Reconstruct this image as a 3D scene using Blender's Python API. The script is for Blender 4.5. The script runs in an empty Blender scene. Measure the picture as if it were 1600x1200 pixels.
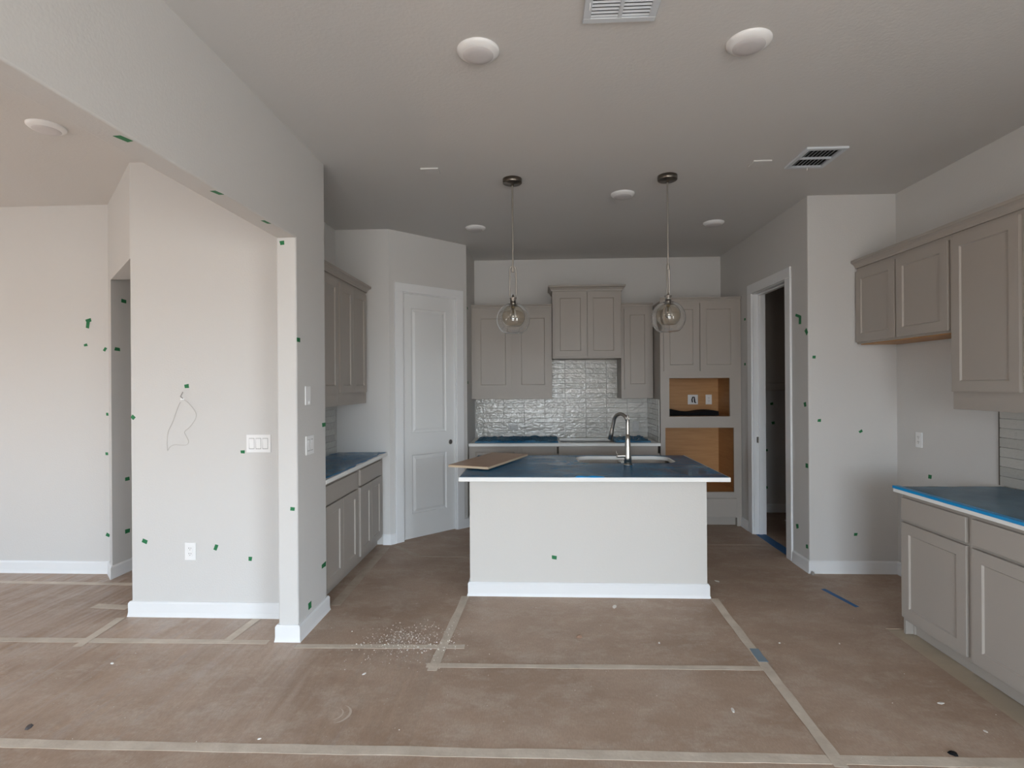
import bpy, bmesh, math, random
from mathutils import Vector, Matrix, noise
random.seed(7)
sc = bpy.context.scene
COL = sc.collection
PI = math.pi
# ------------------------------------------------------------------ camera
cd = bpy.data.cameras.new('camera'); cam = bpy.data.objects.new('camera', cd); COL.objects.link(cam)
cd.sensor_width = 36; cd.lens = 19.276; cd.clip_start = .05; cd.clip_end = 200
Rv = Vector((0.99887785, 0.04688443, -0.00669995)); Uv = Vector((0.00671134, -0.00008544, 0.99997748)); Dv = Vector((-0.0468828, 0.9989003, 0.0004))
M = Matrix((Rv, Uv, -Dv)).transposed().to_4x4(); M.translation = Vector((0, 0, 1.5412)); cam.matrix_world = M
sc.camera = cam
# ------------------------------------------------------------------ world, sun, window portals, exposure
W = bpy.data.worlds.new('sky'); sc.world = W; W.use_nodes = True
nt = W.node_tree; nt.nodes.clear()
wo = nt.nodes.new('ShaderNodeOutputWorld'); bg = nt.nodes.new('ShaderNodeBackground'); tc = nt.nodes.new('ShaderNodeTexCoord')
sp = nt.nodes.new('ShaderNodeSeparateXYZ'); cr = nt.nodes.new('ShaderNodeValToRGB'); mr = nt.nodes.new('ShaderNodeMapRange')
mr.inputs[1].default_value = -1; mr.inputs[2].default_value = 1
e = cr.color_ramp.elements
e[0].position = 0.0; e[0].color = (.36, .35, .33, 1)
e[1].position = 1.0; e[1].color = (.42, .60, 1.0, 1)
a = e.new(.495); a.color = (.43, .42, .40, 1)
a = e.new(.51); a.color = (.80, .89, .96, 1)
a = e.new(.7); a.color = (.62, .80, 1.0, 1)
nt.links.new(tc.outputs['Generated'], sp.inputs[0]); nt.links.new(sp.outputs['Z'], mr.inputs[0]); nt.links.new(mr.outputs[0], cr.inputs[0])
nt.links.new(cr.outputs[0], bg.inputs[0]); bg.inputs[1].default_value = 20.5; nt.links.new(bg.outputs[0], wo.inputs[0])

sd = bpy.data.lights.new('sun', 'SUN'); so = bpy.data.objects.new('sun', sd); COL.objects.link(so)
sd.energy = 42; sd.angle = .01; sd.color = (1, .86, .68)
so.rotation_euler = Vector((.80, .12, -.59)).to_track_quat('-Z', 'Y').to_euler(); so.location = (-12, -6, 9)

def portal(name, loc, rot, sx, sy):
    l = bpy.data.lights.new(name, 'AREA'); l.shape = 'RECTANGLE'; l.size = sx; l.size_y = sy; l.cycles.is_portal = True
    o = bpy.data.objects.new(name, l); o.location = loc; o.rotation_euler = rot; COL.objects.link(o)
portal('window_portal', (-.1, -4.55, 1.28), (PI/2, 0, 0), 2.6, 2.3)
portal('window_portal', (-7.05, -2.5, 1.45), (PI/2, 0, -PI/2), 1.3, 1.4)  # portal of the unseen window added on the left wall
portal('window_portal', (-7.05, 1.7, 1.5), (PI/2, 0, -PI/2), 1.0, 1.3)
portal('window_portal', (2.95, -2.0, 1.25), (PI/2, 0, PI/2), 2.6, 2.3)

sc.view_settings.view_transform = 'Standard'; sc.view_settings.look = 'None'
sc.view_settings.gamma = 1; sc.view_settings.use_curve_mapping = False
sc.view_settings.exposure = 0.1
sc.cycles.use_denoising = True
sc.cycles.max_bounces = 12; sc.cycles.diffuse_bounces = 8; sc.cycles.glossy_bounces = 5; sc.cycles.transmission_bounces = 10
sc.cycles.sample_clamp_indirect = 6

# ------------------------------------------------------------------ materials
def mat(name, col, rough=.6, metal=0, bump=None, mix=None, spec=.5, coat=0, tr=0, ior=1.45):
    """bump=(scale,strength[,stretch xyz]); mix=(col2, scale, lo, hi[, stretch])"""
    m = bpy.data.materials.new(name); m.use_nodes = True
    t = m.node_tree; b = t.nodes['Principled BSDF']
    b.inputs['Base Color'].default_value = (*col, 1); b.inputs['Roughness'].default_value = rough
    b.inputs['Metallic'].default_value = metal; b.inputs['Specular IOR Level'].default_value = spec
    b.inputs['Coat Weight'].default_value = coat; b.inputs['Transmission Weight'].default_value = tr; b.inputs['IOR'].default_value = ior
    g = t.nodes.new('ShaderNodeNewGeometry')
    def pos(stretch):
        mp = t.nodes.new('ShaderNodeMapping'); mp.inputs['Scale'].default_value = stretch
        t.links.new(g.outputs['Position'], mp.inputs[0]); return mp.outputs[0]
    if mix:
        n = t.nodes.new('ShaderNodeTexNoise'); n.inputs['Scale'].default_value = mix[1]; n.inputs['Detail'].default_value = 6
        n.inputs['Roughness'].default_value = .6
        t.links.new(pos(mix[4] if len(mix) > 4 else (1, 1, 1)), n.inputs['Vector'])
        r = t.nodes.new('ShaderNodeValToRGB'); r.color_ramp.elements[0].position = mix[2]; r.color_ramp.elements[1].position = mix[3]
        r.color_ramp.elements[0].color = (*col, 1); r.color_ramp.elements[1].color = (*mix[0], 1)
        t.links.new(n.outputs['Fac'], r.inputs[0]); t.links.new(r.outputs[0], b.inputs['Base Color'])
    if bump:
        n = t.nodes.new('ShaderNodeTexNoise'); n.inputs['Scale'].default_value = bump[0]; n.inputs['Detail'].default_value = 3
        t.links.new(pos(bump[2] if len(bump) > 2 else (1, 1, 1)), n.inputs['Vector'])
        u = t.nodes.new('ShaderNodeBump'); u.inputs['Strength'].default_value = bump[1]; u.inputs['Distance'].default_value = .01
        t.links.new(n.outputs['Fac'], u.inputs['Height']); t.links.new(u.outputs[0], b.inputs['Normal'])
    return m

WALL = mat('wall_paint', (.60, .59, .575), .75, bump=(90, .10), spec=.25)
CEIL = mat('ceiling_paint', (.62, .61, .595), .85, bump=(70, .12), spec=.2)
ISL = mat('island_paint', (.62, .60, .57), .75, bump=(90, .08), spec=.25)
TRIM = mat('trim_paint', (.76, .77, .78), .38)
DOORM = mat('door_paint', (.74, .75, .75), .42)
CAB = mat('cabinet_paint', (.375, .34, .305), .42, bump=(60, .02))
CABIN = mat('cabinet_ply', (.50, .27, .11), .5, mix=((.42, .21, .08), 3, .35, .7, (1, 1, 12)))
DARK = mat('painted_void_shade', (.015, .015, .015), .9)  # near-black painted in for the shade inside vents and outlet slots
QUARTZ = mat('quartz', (.82, .82, .80), .25)
STEEL = mat('brushed_nickel', (.50, .47, .43), .28, metal=1)
STEELDK = mat('aged_nickel', (.20, .175, .15), .33, metal=1)
SINKM = mat('sink_steel', (.62, .60, .57), .22, metal=1)
GLASS = mat('clear_glass', (1, 1, 1), .0, tr=1, ior=1.45)
SMOKE = mat('smoky_glass', (.93, .88, .80), .0, tr=1, ior=1.45)
PLAST = mat('white_plastic', (.80, .80, .80), .35)
LENS = mat('light_lens', (.62, .60, .60), .5)
GREEN = mat('green_tape', (.012, .16, .055), .6, bump=(200, .2))
BLUET = mat('blue_tape', (.03, .13, .32), .6)
BLUEBR = mat('blue_edge_tape', (.0, .27, .62), .35)
TAPE = mat('masking_tape', (.53, .455, .375), .6, mix=((.66, .58, .49), 7, .35, .65), bump=(60, .15))
TAPEF = mat('faded_masking_tape', (.41, .33, .26), .7, mix=((.50, .42, .34), 9, .35, .65), bump=(60, .1))
BOARD = mat('board_wood', (.46, .29, .17), .35, mix=((.36, .20, .11), 4, .3, .7, (3, 12, 1)))
BOARDE = mat('board_edge', (.60, .48, .34), .5)
BLACK = mat('black_sheet', (.008, .008, .009), .85, spec=.15)
CRUMB = mat('plaster_crumb', (.75, .72, .68), .8)
GROUT = mat('grout', (.36, .355, .34), .9)
TILEFLOOR = mat('floor_tile', (.54, .455, .34), .5, mix=((.44, .37, .28), 2.5, .4, .6))
PENCIL = mat('grey_wire', (.33, .32, .31), .5)
BRASS = mat('brass', (.6, .45, .22), .35, metal=1)

def tile_material():
    m = mat('glazed_tile', (.50, .50, .475), .06, bump=(24, .55, (1,1,1.6)), spec=.7)
    t = m.node_tree; b = t.nodes['Principled BSDF']
    oi = t.nodes.new('ShaderNodeObjectInfo'); r = t.nodes.new('ShaderNodeValToRGB')
    r.color_ramp.elements[0].color = (.40, .39, .36, 1); r.color_ramp.elements[1].color = (.52, .505, .47, 1)
    t.links.new(oi.outputs['Random'], r.inputs[0]); t.links.new(r.outputs[0], b.inputs['Base Color'])
    return m
TILE = tile_material()

def film_material(name, c1, c2, strength, scale, rough=.1):
    m = mat(name, c1, rough, bump=None, mix=(c2, 3.2, .38, .68), spec=.16, ior=1.3)
    t = m.node_tree; b = t.nodes['Principled BSDF']; g = t.nodes.new('ShaderNodeNewGeometry')
    n1 = t.nodes.new('ShaderNodeTexNoise'); n1.inputs['Scale'].default_value = scale; n1.inputs['Detail'].default_value = 4
    n1.inputs['Distortion'].default_value = 1.5
    n2 = t.nodes.new('ShaderNodeTexNoise'); n2.inputs['Scale'].default_value = 1.7; n2.inputs['Detail'].default_value = 2
    rr = t.nodes.new('ShaderNodeValToRGB'); rr.color_ramp.elements[0].position = .42; rr.color_ramp.elements[1].position = .62
    mu = t.nodes.new('ShaderNodeMath'); mu.operation = 'MULTIPLY'
    u = t.nodes.new('ShaderNodeBump'); u.inputs['Strength'].default_value = strength; u.inputs['Distance'].default_value = .012
    for n in (n1, n2): t.links.new(g.outputs['Position'], n.inputs['Vector'])
    t.links.new(n2.outputs['Fac'], rr.inputs[0]); t.links.new(n1.outputs['Fac'], mu.inputs[0]); t.links.new(rr.outputs[0], mu.inputs[1])
    t.links.new(mu.outputs[0], u.inputs['Height']); t.links.new(u.outputs[0], b.inputs['Normal'])
    return m
FILM = film_material('blue_film', (.008, .105, .24), (.04, .19, .36), 1.0, 30)
FILMW = film_material('crumpled_blue_film', (.02, .11, .22), (.12, .25, .36), 1.0, 24)
FILMR = film_material('dull_blue_film', (.05, .13, .21), (.10, .20, .29), .3, 8, .25)

def paper_material(name, crease):
    m = bpy.data.materials.new(name); m.use_nodes = True; t = m.node_tree; b = t.nodes['Principled BSDF']
    L = t.links; N = t.nodes.new
    g = N('ShaderNodeNewGeometry')
    def noi(scale, det, stretch=(1, 1, 1), rough=.6, dist=0):
        mp = N('ShaderNodeMapping'); mp.inputs['Scale'].default_value = stretch; L.new(g.outputs['Position'], mp.inputs[0])
        n = N('ShaderNodeTexNoise'); n.inputs['Scale'].default_value = scale; n.inputs['Detail'].default_value = det
        n.inputs['Roughness'].default_value = rough; n.inputs['Distortion'].default_value = dist; L.new(mp.outputs[0], n.inputs['Vector']); return n.outputs['Fac']
    def ramp(src, p0, p1, c0, c1):
        r = N('ShaderNodeValToRGB'); r.color_ramp.elements[0].position = p0; r.color_ramp.elements[1].position = p1
        r.color_ramp.elements[0].color = (*c0, 1); r.color_ramp.elements[1].color = (*c1, 1); L.new(src, r.inputs[0]); return r.outputs[0]
    def mixc(f, A, B):
        x = N('ShaderNodeMix'); x.data_type = 'RGBA'; L.new(f, x.inputs[0]); L.new(A, x.inputs[6])
        if isinstance(B, tuple): x.inputs[7].default_value = (*B, 1)
        else: L.new(B, x.inputs[7])
        return x.outputs[2]
    base = ramp(noi(1.5, 7, (1, 1.3, 1), .62), .35, .68, (.375, .265, .193), (.50, .38, .295))
    dust = ramp(noi(3.6, 12, (1, 1.4, 1), .78, .15), .48, .70, (0, 0, 0), (.85, .85, .85))
    c = mixc(dust, base, (.56, .475, .40))
    fib = ramp(noi(160, 2, (1, .25, 1)), .3, .7, (.0, .0, .0), (.25, .25, .25))
    c = mixc(fib, c, (.17, .115, .085))
    spk = ramp(noi(75, 2, (1, 1, 1), .4), .735, .76, (0, 0, 0), (.8, .8, .8))
    c = mixc(spk, c, (.6, .55, .5))
    L.new(c, b.inputs['Base Color'])
    b.inputs['Roughness'].default_value = .42 if crease else .6
    h = noi(3.2 if not crease else 1, 3, (1, 1, 1))
    u = N('ShaderNodeBump'); u.inputs['Strength'].default_value = .35; u.inputs['Distance'].default_value = .02; L.new(h, u.inputs['Height'])
    if crease:
        h2 = noi(7, 2, (1.0, .13, 1), .5, .3)
        u2 = N('ShaderNodeBump'); u2.inputs['Strength'].default_value = .9; u2.inputs['Distance'].default_value = .05
        L.new(h2, u2.inputs['Height']); L.new(u.outputs[0], u2.inputs['Normal']); L.new(u2.outputs[0], b.inputs['Normal'])
    else: L.new(u.outputs[0], b.inputs['Normal'])
    return m
PAPER = paper_material('kraft_paper', False); PAPERC = paper_material('creased_kraft_paper', True)

# ------------------------------------------------------------------ mesh helpers
class MB:
    def __init__(s): s.v = []; s.f = []; s.sm = []
    def add(s, vs, fs, smooth=False):
        n = len(s.v); s.v += [tuple(p) for p in vs]; s.f += [tuple(i+n for i in f) for f in fs]; s.sm += [smooth]*len(fs); return s
    def box(s, x0, x1, y0, y1, z0, z1):
        vs = [(x0,y0,z0),(x1,y0,z0),(x1,y1,z0),(x0,y1,z0),(x0,y0,z1),(x1,y0,z1),(x1,y1,z1),(x0,y1,z1)]
        return s.add(vs, [(0,3,2,1),(4,5,6,7),(0,1,5,4),(1,2,6,5),(2,3,7,6),(3,0,4,7)])
    def prism(s, pts, z0, z1):          # counter-clockwise footprint
        n = len(pts); vs = [(x,y,z0) for x,y in pts]+[(x,y,z1) for x,y in pts]
        return s.add(vs, [tuple(range(n-1,-1,-1)), tuple(range(n,2*n))]+[(i,(i+1)%n,n+(i+1)%n,n+i) for i in range(n)])
    def lathe(s, prof, c=(0,0,0), seg=32, smooth=True, closed=False):
        vs = []; m = len(prof)
        for k in range(seg):
            a = 2*PI*k/seg
            vs += [(c[0]+r*math.cos(a), c[1]+r*math.sin(a), c[2]+z) for r,z in prof]
        fs = []
        for k in range(seg):
            k2 = (k+1)%seg
            for i in range(m-1 if not closed else m):
                j = (i+1)%m; fs.append((k*m+i, k2*m+i, k2*m+j, k*m+j))
        return s.add(vs, fs, smooth)
    def tube(s, pts, r, seg=10, smooth=True, cap=True):
        pts = [Vector(p) for p in pts]; n = len(pts)
        rs = r if isinstance(r, (list, tuple)) else [r]*n
        up = Vector((0,0,1)); vs = []; prev = None
        for i,p in enumerate(pts):
            t = (pts[min(i+1,n-1)]-pts[max(i-1,0)]).normalized()
            if prev is None:
                a = t.cross(up)
                if a.length < 1e-3: a = t.cross(Vector((1,0,0)))
                a.normalize()
            else:
                a = (prev - t*prev.dot(t)).normalized()
            prev = a; b = t.cross(a)
            vs += [p+a*(rs[i]*math.cos(2*PI*k/seg))+b*(rs[i]*math.sin(2*PI*k/seg)) for k in range(seg)]
        fs = [(i*seg+k, i*seg+(k+1)%seg, (i+1)*seg+(k+1)%seg, (i+1)*seg+k) for i in range(n-1) for k in range(seg)]
        s.add(vs, fs, smooth)
        if cap: s.add(vs[:seg], [tuple(range(seg-1,-1,-1))]); s.add(vs[-seg:], [tuple(range(seg))])
        return s
    def sweep_x(s, prof, x0, x1, m0=0, m1=0):   # profile (y,z) swept along x, ends mitred: x shifts by m*y
        n = len(prof)
        vs = [(x0+m0*y, y, z) for y,z in prof]+[(x1+m1*y, y, z) for y,z in prof]
        return s.add(vs, [(i,(i+1)%n,n+(i+1)%n,n+i) for i in range(n)]+[tuple(range(n-1,-1,-1)), tuple(range(n,2*n))])
    def quad(s, a, b, c, d): return s.add([a,b,c,d], [(0,1,2,3)])

def mesh_of(name, mb, mats):
    me = bpy.data.meshes.new(name); me.from_pydata(mb.v, [], mb.f)
    for m in (mats if isinstance(mats, (list, tuple)) else [mats]): me.materials.append(m)
    me.polygons.foreach_set('use_smooth', mb.sm); me.validate(); me.update()
    bm = bmesh.new(); bm.from_mesh(me); bmesh.ops.recalc_face_normals(bm, faces=bm.faces); bm.to_mesh(me); bm.free()
    return me
def link(name, me, parent=None, loc=(0,0,0), rot=(0,0,0), bevel=0, seg=1):
    o = bpy.data.objects.new(name, me); COL.objects.link(o); o.location = loc; o.rotation_euler = rot
    if parent: o.parent = parent
    if bevel:
        b = o.modifiers.new('bevel', 'BEVEL'); b.width = bevel; b.segments = seg; b.limit_method = 'ANGLE'; b.angle_limit = math.radians(35)
    return o
def part(name, mb, m, parent, bevel=0, loc=(0,0,0), rot=(0,0,0), label=None, seg=1):
    o = link(name, mesh_of(name, mb, m), parent, loc, rot, bevel, seg)
    if label: o['label'] = label
    return o
def thing(name, label, cat, loc=(0,0,0), rotz=0, group=None):
    o = bpy.data.objects.new(name, None); COL.objects.link(o); o.location = loc; o.rotation_euler = (0,0,rotz)
    o.empty_display_size = .1
    o['label'] = label; o['category'] = cat
    if group: o['group'] = group
    return o
def solo(name, mb, m, label, cat, loc=(0,0,0), rot=(0,0,0), group=None, bevel=0, seg=1):
    o = link(name, mesh_of(name, mb, m), None, loc, rot, bevel, seg); o['label'] = label; o['category'] = cat
    if group: o['group'] = group
    return o
def struct(name, mb, m, bevel=0, seg=1, label=None, cat=None):
    o = link(name, mesh_of(name, mb, m), None, bevel=bevel, seg=seg); o['kind'] = 'structure'
    if label: o['label'] = label
    if cat: o['category'] = cat
    return o
def rrect(x0, x1, y0, y1, r, n=8):
    pts = []
    for cx, cy, a0 in ((x1-r,y1-r,0),(x0+r,y1-r,PI/2),(x0+r,y0+r,PI),(x1-r,y0+r,1.5*PI)):
        pts += [(cx+r*math.cos(a0+PI/2*k/n), cy+r*math.sin(a0+PI/2*k/n)) for k in range(n+1)]
    return pts
def plate_hole(outer, inner, z0, z1):
    bm = bmesh.new(); loops = []
    for pts in (outer, inner):
        vs = [bm.verts.new((x,y,z1)) for x,y in pts]; loops.append(vs)
        for i in range(len(vs)): bm.edges.new((vs[i], vs[(i+1)%len(vs)]))
    bmesh.ops.triangle_fill(bm, edges=bm.edges[:], use_beauty=True)
    bm.verts.index_update()
    vt = [tuple(v.co) for v in bm.verts]; ft = [tuple(v.index for v in f.verts) for f in bm.faces]
    idx = [[v.index for v in l] for l in loops]; bm.free()
    n = len(vt); mb = MB(); mb.add(vt+[(x,y,z0) for x,y,z in vt], ft+[tuple(i+n for i in reversed(f)) for f in ft])
    mb.f += [(l[i], l[(i+1)%len(l)], n+l[(i+1)%len(l)], n+l[i]) for l in idx for i in range(len(l))]
    mb.sm = [False]*len(mb.f)
    return mb

H = 3.05
def rounded(pts, rr, n=4):
    out = []
    for i,p in enumerate(pts):
        if i not in rr: out.append(p); continue
        p = Vector(p); a = (Vector(pts[i-1])-p).normalized(); b = (Vector(pts[(i+1)%len(pts)])-p).normalized(); r = rr[i]
        c = p+(a+b)*r; s0 = p+a*r-c; s1 = p+b*r-c
        for k in range(n+1):
            u = k/n; v = s0*math.cos(u*PI/2)+s1*math.sin(u*PI/2); out.append(tuple(c+v))
    return out
# ------------------------------------------------------------------ floor, ceiling, walls
struct('floor', MB().box(-7.2, 4.7, -4.7, 6.9, -.12, -.004), TILEFLOOR, label='beige tile floor showing in a strip along the right base cabinets')
struct('ceiling', MB().box(-7.2, 4.7, -4.7, 6.9, H, H+.15), CEIL, label='flat greige ceiling of the kitchen')
# post, wall with the switches, kitchen left wall (one bent wall)
struct('wall_kitchen_left', MB().box(-2.66,-1.96,3.691,5.24,0,H), WALL, label='greige wall behind the left cabinets')
struct('wall_left', MB().prism(rounded([(-2.74,3.567),(-1.574,3.567),(-1.574,3.244),(-1.452,3.244),(-1.452,3.691),(-2.66,3.691),(-2.74,3.62)],{0:.01,2:.01,3:.01,4:.01}), 0, H), WALL, 0, 0,
       label='greige wall with the light switches, ending in a slim post')
bp = rounded([(-1.5737,2.435),(-1.4523,2.435),(-1.4523,H),(-1.5737,H)],{0:.008,1:.008}); nb = len(bp)
struct('trim_1', MB().add([(x,-4.5,z) for x,z in bp]+[(x,3.31,z) for x,z in bp],[(i,(i+1)%nb,nb+(i+1)%nb,nb+i) for i in range(nb)]+[tuple(range(nb)),tuple(range(2*nb-1,nb-1,-1))]), WALL, 0, 0, label='greige dropped beam running from the post toward the viewer')
struct('wall_far_left', MB().prism([(-7.0,4.376),(-3.546,4.376),(-3.435,4.265),(-3.435,6.7),(-7.0,6.7)], 0, H), WALL, 0, 0, label='greige wall at the far left of the next room')
struct('trim_2', MB().prism([(-3.435,4.265),(-2.74,3.57),(-2.66,3.6),(-2.66,4.265)], 2.405, H), WALL, label='angled header above the narrow passage opening')
struct('wall_passage', MB().box(-3.435, -2.66, 5.24, 5.36, 0, H), WALL, label='end wall of the narrow passage')
q = math.sqrt(.5)
def PD(s, n=0.): return (-1.432+s*q-n*q, 5.24+s*q+n*q)
mb = MB()
mb.prism([(-2.66,5.24),(-1.432,5.24),PD(.145),PD(.145,.12),(-1.47,5.37),(-2.66,5.37)], 0, H)
mb.prism([PD(.80),(-.765,5.907),(-.765,6.658),(-.885,6.658),(-.885,5.96),PD(.80,.12)], 0, H)
mb.prism([PD(.145),PD(.80),PD(.80,.12),PD(.145,.12)], 2.462, H)
struct('wall_pantry', mb, WALL, label='angled greige wall around the white pantry door')
struct('wall_back', MB().box(-2.7, 4.6, 6.658, 6.8, 0, H), WALL, label='greige wall behind the cooktop run')
mb = MB().box(2.1875, 2.31, 5.69, 6.658, 0, H).box(2.1875, 2.31, 4.92, 5.69, 2.445, H)
struct('wall_doorway', mb, WALL, label='greige wall with the open cased doorway')
struct('wall_right_return', MB().prism(rounded([(2.1875,4.542),(3.0,4.542),(3.0,4.66),(2.31,4.66),(2.31,4.92),(2.1875,4.92)],{0:.01}), 0, H), WALL, 0, 0, label='greige wall facing the camera, right of the doorway')
struct('wall_right', MB().box(2.88,3.02,-4.5,-3.3,0,H).box(2.88,3.02,-.7,4.542,0,H).box(2.88,3.02,-3.3,-.7,2.4,H).box(2.88,3.02,-3.3,-.7,0,.1), WALL, label='greige right wall behind the upper cabinets')
struct('wall_utility', MB().box(4.5, 4.6, 4.66, 6.658, 0, H).box(3.0, 4.6, 4.56, 4.66, 0, H), WALL, label='dim wall of the room behind the doorway')
# walls behind the viewer with their window openings
mb = MB().box(-7.1,-3.8,-4.62,-4.5,0,H).box(-3.8,-1.4,-4.62,-4.5,0,H).box(-1.4,1.2,-4.62,-4.5,2.43,H).box(1.2,3.02,-4.62,-4.5,0,H)
struct('wall_rear', mb, WALL)
mb = MB().box(-7.1,-7.0,-4.5,-3.15,0,H).box(-7.1,-7.0,-3.15,-1.85,0,.75).box(-7.1,-7.0,-3.15,-1.85,2.15,H).box(-7.1,-7.0,-1.85,1.2,0,H).box(-7.1,-7.0,1.2,2.2,0,.85).box(-7.1,-7.0,1.2,2.2,2.15,H).box(-7.1,-7.0,2.2,4.376,0,H)
struct('wall_outer_left', mb, WALL)
def win_frame(name, mbx): struct(name, mbx, TRIM)
mb = MB()
for x in (-1.4,-.13,1.14): mb.box(x, x+.06, -4.6, -4.54, 0, 2.43)
mb.box(-1.4,1.2,-4.6,-4.54,2.37,2.43).box(-1.4,1.2,-4.6,-4.54,0,.08); win_frame('window_1', mb)
mb = MB()
for y in (-3.15,-1.91): mb.box(-7.08,-7.02, y, y+.06, .75, 2.15)
mb.box(-7.08,-7.02,-3.15,-1.85,.75,.81).box(-7.08,-7.02,-3.15,-1.85,2.09,2.15); win_frame('added_window_2', mb)  # unseen window, added so light reaches the left-facing cabinet fronts
mb = MB()
for y in (1.2,2.14): mb.box(-7.08,-7.02, y, y+.06, .85, 2.15)
mb.box(-7.08,-7.02,1.2,2.2,.85,.91).box(-7.08,-7.02,1.2,2.2,2.09,2.15)
mb2 = MB()
for y in (-3.3,-2.0,-.76): mb2.box(2.94,3.0, y, y+.06, .1, 2.4)
mb2.box(2.94,3.0,-3.3,-.7,2.34,2.4).box(2.94,3.0,-3.3,-.7,.1,.16); win_frame('window_4', mb2); win_frame('window_3', mb)

# ------------------------------------------------------------------ baseboards: profile runs along a polyline, room on its right-hand side
def baseboard(name, pts, h=.10, label=None):
    prof = [(0,0),(.02,0),(.017,.012),(.015,.03),(.015,h-.012),(.008,h),(0,h)]
    P = [Vector((x,y)) for x,y in pts]; n = len(P); vs = []; m = len(prof)
    for i,p in enumerate(P):
        d0 = (P[i]-P[i-1]).normalized() if i > 0 else (P[1]-P[0]).normalized()
        d1 = (P[i+1]-P[i]).normalized() if i < n-1 else d0
        n0 = Vector((d0.y,-d0.x)); n1 = Vector((d1.y,-d1.x)); b = (n0+n1); b = b/ (b.length_squared/2) if b.length > .1 else n0
        vs += [(p.x+b.x*o, p.y+b.y*o, z) for o,z in prof]
    fs = [(i*m+k, i*m+(k+1)%m, (i+1)*m+(k+1)%m, (i+1)*m+k) for i in range(n-1) for k in range(m)]
    fs += [tuple(range(m)), tuple((n-1)*m+k for k in range(m-1,-1,-1))]
    struct(name, MB().add(vs, fs), TRIM, label=label)
baseboard('baseboard_left', [(-2.66,3.66),(-2.74,3.62),(-2.74,3.567),(-1.574,3.567),(-1.574,3.244),(-1.452,3.244),(-1.452,3.691),(-1.495,3.691)], label='white baseboard around the post and switch wall')
baseboard('baseboard_far_left', [(-7,4.376),(-3.546,4.376),(-3.435,4.265),(-3.435,5.24)], label='white baseboard of the far left wall')
baseboard('baseboard_pantry', [(-1.50,5.24),(-1.432,5.24),PD(.055)], label='white baseboard left of the pantry door')
baseboard('baseboard_corner', [PD(.865),(-.765,5.907),(-.765,6.03)], label='white baseboard right of the pantry door')
baseboard('baseboard_right', [(2.1875,6.03),(2.1875,5.80)], label='white baseboard beside the tall cabinet')
baseboard('baseboard_return', [(2.1875,4.81),(2.1875,4.542),(2.88,4.542),(2.88,3.5)], label='white baseboard around the wall right of the doorway')
baseboard('baseboard_utility', [(2.31,6.658),(4.5,6.658)], label='white baseboard seen through the doorway')

# ------------------------------------------------------------------ floor protection sheets
def sheet(pts, label, m=PAPER, z=0.0):
    solo('floor_paper', MB().prism(pts, -.0035, z), m, label, 'floor protection', group='brown floor protection paper')
R4 = lambda x0,x1,y0,y1: [(x0,y0),(x1,y0),(x1,y1),(x0,y1)]
sheet(R4(-6.98,2.15,-4.49,2.29), 'brown floor paper nearest the viewer, below the long front tape line')
sheet([(-6.98,2.29),(-.56,2.29),(-.56,3.2),(-6.98,3.2)], 'creased brown floor paper at the left front, reaching to the post', PAPERC)
sheet([(-.56,2.29),(1.21,2.29),(1.235,3.0),(-.56,3.0)], 'brown floor paper in the centre front between the tape lines')
sheet([(-.56,3.0),(1.235,3.0),(1.25,4.885),(-.50,4.885),(-.53,3.97),(-.56,3.2)], 'brown floor paper right in front of the island')
sheet([(1.21,2.29),(2.15,2.29),(2.16,3.53),(2.875,3.53),(2.875,4.54),(2.185,4.54),(2.185,5.31),(1.255,5.31),(1.25,4.885),(1.235,3.0)], 'brown floor paper in the aisle right of the island')
sheet([(-1.574,3.2),(-.56,3.2),(-.53,3.97),(-.50,4.885),(-1.574,4.885)], 'brown floor paper left of the island, dusted with white crumbs')
sheet([(-1.574,4.885),(1.25,4.885),(1.255,5.31),(2.185,5.31),(2.185,6.65),(-1.574,6.65)], 'brown floor paper behind the island')
sheet([(-6.98,3.2),(-1.574,3.2),(-1.574,5.24),(-6.98,5.24)], 'creased brown floor paper in the room at the far left', PAPERC)
sheet(R4(2.185,4.49,4.66,6.65), 'dark brown floor paper in the room behind the doorway')

# ------------------------------------------------------------------ tape strips on the floor
def strip(a, b, w, m, label, cat='tape', z=.0, name='tape_strip', wob=.003):
    a = Vector(a); b = Vector(b); L = (b-a).length; d = (b-a)/L; nrm = Vector((-d.y,d.x)); n = max(2,int(L/.12))
    vs = []
    for i in range(n+1):
        p = a+d*L*i/n; o1 = random.uniform(-wob,wob); o2 = random.uniform(-wob,wob)
        l = p+nrm*(w/2+o1); r = p-nrm*(w/2+o2)
        vs += [(l.x,l.y,z),(r.x,r.y,z),(l.x,l.y,z+.0012),(r.x,r.y,z+.0012)]
    fs = []
    for i in range(n):
        q0 = 4*i; q1 = q0+4
        fs += [(q0+2,q0+3,q1+3,q1+2),(q0,q1,q1+1,q0+1),(q0,q0+2,q1+2,q1),(q0+1,q1+1,q1+3,q0+3)]
    fs += [(0,1,3,2),(4*n,4*n+2,4*n+3,4*n+1)]
    solo(name, MB().add(vs, fs), m, label, cat)
strip((-3.6,2.26),(2.13,2.305), .058, TAPE, 'long pale tape line across the floor nearest the viewer')
strip((-3.9,3.195),(-1.63,3.225), .055, TAPE, 'pale tape line on the floor ending just left of the post')
strip((-1.44,3.18),(-.44,3.205), .05, TAPE, 'pale tape line on the floor running right from the post')
strip((-.535,3.97),(-.58,2.93), .055, TAPE, 'pale tape line leading from the island left corner toward the viewer', z=.001)
strip((-.62,2.985),(1.21,3.015), .042, TAPE, 'thin pale tape line across the floor in front of the island', z=.0012)
strip((1.246,3.975),(1.205,2.25), .052, TAPE, 'pale tape line leading from the island right corner toward the viewer', z=.002)
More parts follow.
